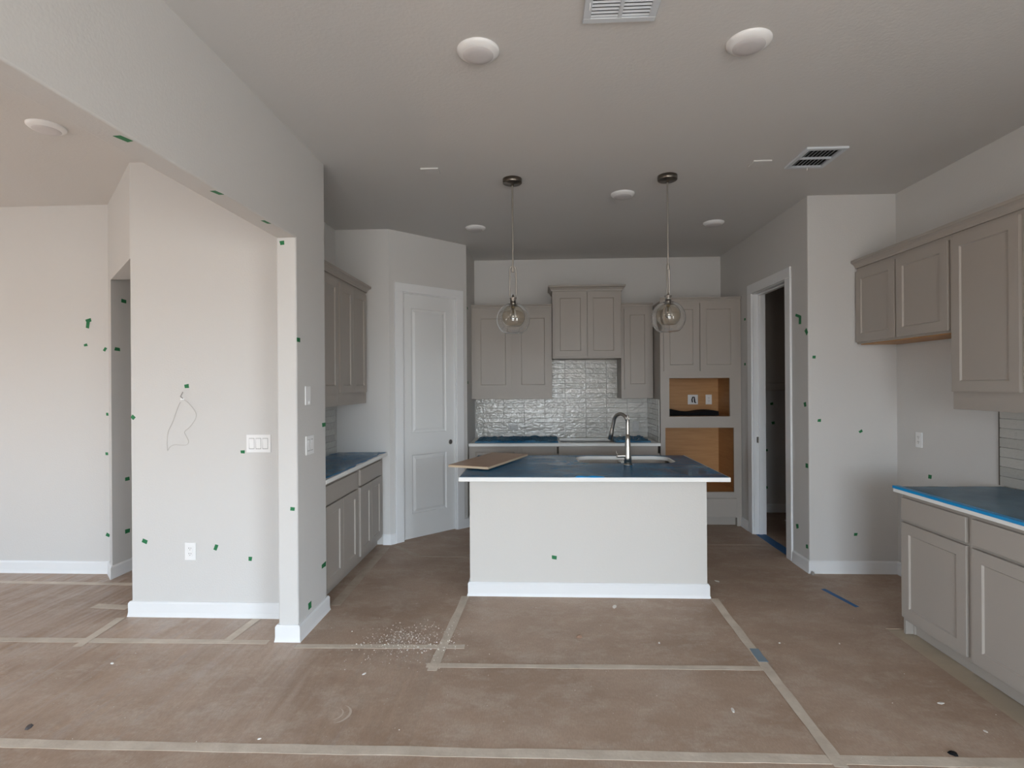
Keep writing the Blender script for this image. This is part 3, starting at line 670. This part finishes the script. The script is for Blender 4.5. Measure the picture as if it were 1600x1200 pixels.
def vent(label, x0,x1,y0,y1, along, n, rows):
    t = thing('ceiling_vent', label, 'vent', ((x0+x1)/2,(y0+y1)/2,H)); hx,hy = (x1-x0)/2,(y1-y0)/2; b = .03
    part('backing', MB().box(-hx+b,hx-b,-hy+b,hy-b,-.002,0), DARK, t)  # dark sheet paints the shade of a duct that is not modelled
    m = MB().box(-hx,hx,-hy,-hy+b,-.014,0).box(-hx,hx,hy-b,hy,-.014,0).box(-hx,-hx+b,-hy+b,hy-b,-.014,0).box(hx-b,hx,-hy+b,hy-b,-.014,0)
    if along == 'x': m.box(-.008,.008,-hy+b,hy-b,-.014,0)
    else: m.box(-hx+b,hx-b,-.008,.008,-.014,0)
    part('frame', m, SLATM, t, .002)
    for r in range(rows):
        for k in range(n):
            if along == 'x':
                L = hx-b-.008; cx = (-1 if r == 0 else 1)*(.008+L/2); cy = -hy+b+(2*hy-2*b)*(k+.5)/n; sl = MB().box(-L/2,L/2,-.0046,.0046,-.0008,.0008); rot = (-.55,0,0)
            else:
                L = hy-b-.008; cy = (-1 if r == 0 else 1)*(.008+L/2); cx = -hx+b+(2*hx-2*b)*(k+.5)/n; sl = MB().box(-.0085,.0085,-L/2,L/2,-.0008,.0008); rot = (0,-.75,0)
            key = (label,)
            if k == 0 and r == 0: me = mesh_of('slat', sl, SLATM)
            link('slat', me, t, (cx,cy,-.0085), rot)
    return t
t = vent('white ceiling vent at the top edge between the two near lights', .196,.492,1.985,2.290, 'x', 12, 2)
part('damper_lever', MB().tube([(-.128,.03,-.014),(-.128,.03,-.022),(-.128,.055,-.024)],.002,6), PLAST, t)
t = vent('white ceiling vent at the right above the doorway wall', 1.735,2.0,3.60,3.93, 'y', 8, 2)
part('damper_lever', MB().tube([(.02,.15,-.014),(.02,.155,-.03)],.0025,6), PLAST, t)
for x,y,lab in ((-.745,3.83,'small flat ceiling cover plate left of the left pendant'),(1.534,3.84,'small flat ceiling cover plate left of the right ceiling vent')):
    solo('cover_plate', MB().box(-.062,.062,-.05,.05,-.010,0), CEIL, lab, 'cover plate', (x,y,H), bevel=.001)

# ------------------------------------------------------------------ switches and outlets (local: face toward -y)
GAPM = mat('painted_gap_shadow', (.30,.30,.30), .7)  # grey painted in for the shadow in the gap round each rocker
PLATEG = mat('grey_plate', (.46,.46,.45), .35)
def wall_plate(name, label, cat, loc, rotz, w, h, kind, n=1):
    t = thing(name, label, cat, loc, rotz)
    part('plate', MB().box(-w/2,w/2,-.006,0,-h/2,h/2), PLATEG if kind == 'grey' else PLAST, t, .002, seg=2)
    if kind == 'grey': part('receptacle', MB().box(-w*.3,w*.3,-.009,-.005,-h*.3,h*.3), PLATEG, t, .002)
    if kind == 'rocker':
        for k in range(n):
            cx = (k-(n-1)/2)*.046
            part('rocker_gap_shade', MB().box(cx-.0185,cx+.0185,-.0064,-.006,-.036,.036), GAPM, t)  # flat plate carrying the painted gap shadow
            part('rocker', MB().add([(cx-.0165,-.0065,-.033),(cx+.0165,-.0065,-.033),(cx+.0165,-.0095,.033),(cx-.0165,-.0095,.033),(cx-.0165,-.005,-.033),(cx+.0165,-.005,-.033),(cx+.0165,-.005,.033),(cx-.0165,-.005,.033)],
                 [(0,1,2,3),(4,7,6,5),(0,4,5,1),(1,5,6,2),(2,6,7,3),(3,7,4,0)]), PLAST, t, .001)
    elif kind == 'outlet':
        part('receptacle', MB().box(-.0165,.0165,-.0085,-.005,-.033,.033), PLAST, t, .002)
        for cz in (.018,-.018):
            part('slots', MB().box(-.008,-.0055,-.009,-.0084,cz,cz+.009).box(.0055,.008,-.009,-.0084,cz,cz+.008).box(-.002,.002,-.009,-.0084,cz-.009,cz-.005), DARK, t)  # dark blocks paint the shade inside the slots
    elif kind == 'sensor':
        part('dial', MB().lathe([(0,-.004),(.010,-.004),(.013,0),(0,0)],seg=20), PLAST, t, loc=(.015,-.006,-.045), rot=(-PI/2,0,0))
    elif kind == 'cord':
        part('cord', MB().tube([(-.012,-.03,-.03),(-.013,-.008,.0),(-.006,-.03,.03),(.006,-.04,.03),(.010,-.04,.0),(.012,-.045,-.034),(.026,-.05,-.036)],.006,8), BLACK, t)
    return t
wall_plate('light_switch', 'white three-rocker switch plate on the wall left of the post', 'light switch', (-1.857,3.567,1.158), 0, .165, .118, 'rocker', 3)
wall_plate('wall_outlet', 'white outlet low on the wall left of the post', 'outlet', (-2.329,3.567,.438), 0, .075, .118, 'outlet')
wall_plate('wall_control', 'blank white control plate high on the side of the post', 'wall plate', (-1.452,3.395,1.478), PI/2, .075, .118, 'sensor')
wall_plate('light_switch', 'white two-rocker switch plate on the side of the post', 'light switch', (-1.452,3.42,1.164), PI/2, .118, .118, 'rocker', 2)
wall_plate('wall_outlet', 'white outlet on the right wall in the fridge space', 'outlet', (2.88,4.285,1.10), -PI/2, .072, .115, 'outlet')
wall_plate('wall_outlet', 'pale outlet on the backsplash left of the cooktop cutout', 'outlet', (-.30,6.6465,1.02), 0, .115, .072, 'grey')
wall_plate('wall_outlet', 'pale outlet on the backsplash right of the faucet', 'outlet', (1.17,6.6465,1.03), 0, .075, .115, 'grey')
wall_plate('cord_outlet', 'white plate with a short black cord inside the upper oven tower opening', 'outlet', (1.835,6.595,1.345), 0, .118, .115, 'cord')
wall_plate('wall_outlet', 'white outlet inside the upper oven tower opening', 'outlet', (2.02,6.595,1.345), 0, .072, .115, 'outlet')

# wire loop on the switch wall
W3 = [(-2.379,1.45),(-2.345,1.441),(-2.311,1.405),(-2.287,1.364),(-2.290,1.325),(-2.328,1.27),(-2.361,1.238),(-2.348,1.205),(-2.337,1.176),(-2.35,1.151),(-2.386,1.147),(-2.434,1.151),(-2.465,1.134),(-2.482,1.112),(-2.487,1.172),(-2.478,1.241),(-2.442,1.309),(-2.412,1.386),(-2.392,1.435)]
def smooth_pts(P, y, n=4):
    out = []
    for i in range(len(P)-1):
        p0,p1,p2,p3 = [Vector(P[max(0,min(len(P)-1,i+k))]) for k in (-1,0,1,2)]
        for k in range(n):
            u = k/n; v = .5*((2*p1)+(p2-p0)*u+(2*p0-5*p1+4*p2-p3)*u*u+(3*p1-p0-3*p2+p3)*u**3); out.append((v.x,y-.004*math.sin(len(out)*.3)-.004,v.y))
    out.append((P[-1][0],y-.002,P[-1][1])); return out
t = thing('wire_loop', 'thin grey wire hanging in a loop from a small hole in the switch wall', 'wire', (0,3.567,0))
part('wire', MB().tube(smooth_pts(W3,0),.0016,6), mat('wire_sheath',(.50,.48,.45),.5), t)
part('hole_patch', MB().box(-2.392,-2.368,-.001,0,1.45,1.462), PLAST, t); part('wire_stub', MB().tube([(-2.376,-.001,1.46),(-2.384,-.012,1.475),(-2.374,-.014,1.49),(-2.376,-.001,1.503)],.003,6), PENCIL, t)

# ------------------------------------------------------------------ green tape flags
def flag(c, n, ang, label, w=.034, h=.028, m=GREEN, name='tape_flag'):
    """c: point on the wall, n: outward wall normal"""
    n = Vector(n); up = Vector((0,0,1)) if abs(n.z) < .5 else Vector((0,1,0)); r = up.cross(n).normalized(); u = n.cross(r)
    rnd = random.Random(label); k = []
    for sx,sy in ((-1,-1),(1,-1),(1,1),(-1,1)): k.append((sx*w/2*rnd.uniform(.8,1.1), sy*h/2*rnd.uniform(.8,1.1)))
    ca,sa = math.cos(ang),math.sin(ang); vs = []
    for d in (.0002,.0012):
        for a,b in k: vs.append(tuple(r*(a*ca-b*sa)+u*(a*sa+b*ca)+n*d))
    mb = MB().add(vs,[(3,2,1,0),(4,5,6,7),(0,1,5,4),(1,2,6,5),(2,3,7,6),(3,0,4,7)])
    solo(name, mb, m, label, 'tape', c, group='green paint defect tape flags' if m == GREEN else None)
F = (0,-1,0)
flag((-3.718,4.376,2.092),F,.35,'largest green tape piece on the far left wall, upper of a crossed pair',.048,.030)
flag((-3.722,4.3745,2.055),F,1.4,'vertical green tape piece just under another on the far left wall',.055,.030)
flag((-3.742,4.376,1.89),F,.2,'small pale green tape scrap on the far left wall, below the crossed pair',.030,.022)
flag((-3.575,4.376,1.852),F,1.0,'green tape on the far left wall edge beside the passage, topmost there',.038,.022)
flag((-3.560,4.376,1.316),F,.1,'green tape on the far left wall edge at mid height',.020,.026)
flag((-3.566,4.376,.988),F,0,'green tape on the far left wall edge below mid height',.024,.024)
flag((-3.560,4.376,.315),F,-.5,'green tape on the far left wall near the baseboard',.036,.028)
flag((-3.435,4.405,2.254),(1,0,0),0,'green tape high inside the passage opening',.055,.030)
flag((-3.435,4.330,1.849),(1,0,0),-.1,'green tape inside the passage opening beside the wall edge',.06,.028)
flag((-3.435,4.432,.772),(1,0,0),0,'green tape low inside the passage, partly behind the wall corner',.05,.030)
flag((-3.435,4.430,.336),(1,0,0),0,'green tape lowest inside the passage, near the wall corner',.06,.035)
flag((-2.348,3.567,1.542),F,.1,'green tape on the switch wall just above the wire hole')
flag((-2.722,3.567,1.336),F,.8,'green tape on the left edge of the switch wall',.027,.027)
flag((-1.967,3.567,1.102),F,0,'green tape touching the lower left of the three-rocker switch plate',.030,.022)
flag((-2.647,3.567,.501),F,-.4,'green tape on the switch wall low at its left side',.036,.026)
flag((-2.153,3.567,.465),F,1.2,'green tape on the switch wall right of the outlet',.038,.024)
flag((-1.921,3.567,.390),F,-.1,'green tape on the switch wall low near the post',.024,.026)
flag((-1.537,3.244,2.405),F,.1,'green tape at the top of the post under the beam',.028,.028)
flag((-1.484,3.244,.798),F,-.1,'green tape low on the front of the post',.028,.022)
flag((-1.484,1.905,2.435),(0,0,-1),.3,'green tape under the beam, nearest the viewer',.030,.05)
flag((-1.473,2.465,2.435),(0,0,-1),.2,'green tape under the beam, middle of three',.028,.055)
flag((-1.474,2.926,2.435),(0,0,-1),.1,'green tape under the beam, farthest of three',.024,.06)
flag((-1.452,3.270,1.82),(1,0,0),0,'green tape on the side of the post above the control plate',.05,.026)
flag((-1.452,3.41,.148),(1,0,0),0,'green tape on the side of the post just above the baseboard',.045,.042)
flag((-1.452,3.655,1.274),(1,0,0),0,'green tape on the far edge of the post beside the left counter',.06,.030)
flag((-1.452,3.642,.327),(1,0,0),0,'green tape on the far edge of the post low beside the base cabinet',.07,.030)
flag((.111,3.996,.28),F,-.15,'single green tape on the front of the island',.036,.026)
D = (-1,0,0)
flag((2.1875,4.712,2.098),D,-.3,'upper arm of the hooked green tape mark right of the doorway casing',.10,.026)
flag((2.1862,4.675,2.060),D,1.45,'lower arm of the hooked green tape mark right of the doorway casing',.07,.042)
flag((2.1875,4.570,1.952),D,-.9,'slanted green tape near the corner right of the doorway',.055,.04)
flag((2.1875,4.601,1.359),D,.3,'green tape right of the doorway at head height of the counter outlet',.040,.038)
flag((2.1875,4.575,.861),D,0,'green tape on the wall corner right of the doorway',.045,.038)
flag((2.1875,4.749,.324),D,.3,'green tape low right of the doorway casing',.045,.038)
flag((2.1875,4.585,.200),D,.2,'green tape lowest right of the doorway, above the baseboard',.035,.030)
flag((2.1875,5.891,2.209),D,0,'tiny dark mark high on the wall beside the oven tower',.04,.026,)
flag((2.1875,5.90,1.737),D,0,'tiny dark mark at mid height on the wall beside the oven tower',.04,.026)
flag((2.233,4.542,1.744),F,0,'green tape on the wall facing the viewer right of the doorway, topmost',.026,.024)
flag((2.270,4.542,1.232),F,0,'green tape on the wall right of the doorway, at switch height',.026,.024)
flag((2.596,4.542,1.143),F,.5,'tilted green tape in the middle of the wall right of the doorway',.030,.020)
flag((2.550,4.542,.313),F,0,'green tape low on the wall right of the doorway',.028,.024)
flag((2.88,4.177,.839),D,0,'green tape on the right wall just above the counter end',.036,.034)
for x,z,l in ((2.779,1.288,'topmost'),(2.793,1.06,'second from the top'),(2.709,.734,'third from the top'),(2.706,.293,'lowest')):
    flag((x,6.658,z),F,.2,'dark green tape seen through the doorway, '+l,.034,.030)
for y,z,l in ((5.86+.12,2.379,'upper'),(5.979,1.561,'lower')):
    flag((-.765,y,z),(1,0,0),0,'tiny dark mark on the wall edge right of the pantry door, '+l,.06,.03)

# ------------------------------------------------------------------ debris
def chip(x, y, s, label, m=CRUMB, flat=.35, cat='debris', name='plaster_chip', el=1.6):
    s *= .62 if m is CRUMB else 1; rnd = random.Random(label); n = 7; h = s*flat; a0 = rnd.uniform(0,PI)
    ring = [(s/2*el*math.cos(2*PI*k/n)*rnd.uniform(.7,1), s/2*math.sin(2*PI*k/n)*rnd.uniform(.7,1)) for k in range(n)]
    vs = [(a,b,0) for a,b in ring]+[(a*.7,b*.7,h*rnd.uniform(.6,1)) for a,b in ring]
    mb = MB().add(vs,[tuple(range(n-1,-1,-1)),tuple(range(n,2*n))]+[(i,(i+1)%n,n+(i+1)%n,n+i) for i in range(n)])
    solo(name, mb, m, label, cat, (x,y,.0008), (0,0,a0))
chip(1.705,2.347,.034,'black oval cap lying on the floor at the lower right',BLACK,.35,'cap','black_cap',1.3)
chip(-2.378,2.945,.030,'white plaster chip on the floor at the left, before the switch wall')
chip(.241,3.347,.028,'brown lump on the paper in front of the island',mat('clay_lump',(.25,.15,.10),.8),.6)
chip(.906,2.625,.030,'elongated white chip on the floor right of centre',CRUMB,.2,el=2.6)
chip(1.917,2.718,.034,'white flake on the floor before the right base cabinets',CRUMB,.15,el=2.4)
chip(1.957,2.506,.026,'small white flake on the floor near the right picture edge',CRUMB,.15)
chip(1.417,3.311,.018,'tiny white chip on the floor right of the right tape line')
chip(1.765,3.315,.016,'tiny white chip on the floor before the right cabinet end')
chip(1.38,4.33,.05,'crumpled white scrap on the floor right of the island foot',CRUMB,.12,el=1.8)
chip(.519,3.815,.05,'thin white smear of plaster on the paper at the island foot',CRUMB,.05,el=2.6)
chip(.709,3.288,.024,'white chip on the paper in front of the island, right of the brown lump')
chip(-.936,2.887,.03,'white dust lump on the floor below the post tape line',CRUMB,.2,el=1.8)
chip(-1.224,2.338,.020,'small pale chip beside the front tape line, left of centre')
chip(-2.313,2.379,.034,'dark crumpled scrap on the floor at the lower left',mat('dark_scrap',(.09,.08,.08),.8),.25)
chip(2.19,4.50,.035,'grey plaster lump at the foot of the wall corner right of the doorway',mat('grey_lump',(.3,.28,.26),.8),.7)
chip(2.75,6.25,.05,'pale scrap on the floor of the room behind the doorway',CRUMB,.2)
def crumbs(n, cx, cy, sx, sy, smin, smax, name, label, seed):
    rnd = random.Random(seed); mb = MB()
    for _ in range(n):
        x = rnd.gauss(cx,sx); y = rnd.gauss(cy,sy) if sy < 1 else rnd.uniform(cy-sy,cy+sy)
        if sx > 1: x = rnd.uniform(cx-sx,cx+sx)
        if not (-4 < x < 2.14 and 1.9 < y < 5.2) or (-.54 < x < 1.24 and y > 3.96) or (x < -1.43 and y > 3.15): continue
        s = rnd.uniform(smin,smax)*rnd.uniform(.4,1); a = rnd.uniform(0,PI); c,d = math.cos(a)*s,math.sin(a)*s; e2 = rnd.uniform(.35,.9)
        z = .0024
        mb.add([(x+c,y+d,z),(x-d*e2,y+c*e2,z),(x-c,y-d,z),(x+d*e2,y-c*e2,z),(x,y,z+s*.7)],[(0,1,4),(1,2,4),(2,3,4),(3,0,4),(3,2,1,0)])
    o = solo(name, mb, CRUMB, label, 'debris'); o['kind'] = 'stuff'
crumbs(650, -.79, 3.27, .16, .12, .0018, .0068, 'plaster_crumbs', 'cluster of white plaster crumbs on the floor left of the island', 3)
crumbs(560, -.3, 3.2, 3.5, 1.9, .0013, .0042, 'scattered_crumbs', 'white crumbs scattered thinly over the whole brown floor paper', 5)

def scuff(cx, cy, r, a0, a1, w, label):
    vs = []; n = 16
    for i in range(n+1):
        a = a0+(a1-a0)*i/n; ww = w*math.sin(PI*(i+.4)/(n+.8))
        for q2 in (r-ww/2, r+ww/2): vs += [(cx+q2*math.cos(a),cy+q2*math.sin(a),.0004),(cx+q2*math.cos(a),cy+q2*math.sin(a),.0009)]
    fs = []
    for i in range(n):
        b = 4*i; c = b+4; fs += [(b+1,b+3,c+3,c+1),(b,c,c+2,b+2),(b,b+1,c+1,c),(b+2,c+2,c+3,b+3)]
    fs += [(0,2,3,1),(4*n,4*n+1,4*n+3,4*n+2)]
    solo('dust_scuff', MB().add(vs,fs), mat('pale_dust',(.55,.47,.40),.9), label, 'scuff mark')
scuff(-.965,2.53,.075,-1.2,1.2,.012,'outer pale curved scuff on the floor below the post')
scuff(-.975,2.53,.050,-1.1,1.1,.008,'inner pale curved scuff on the floor below the post')
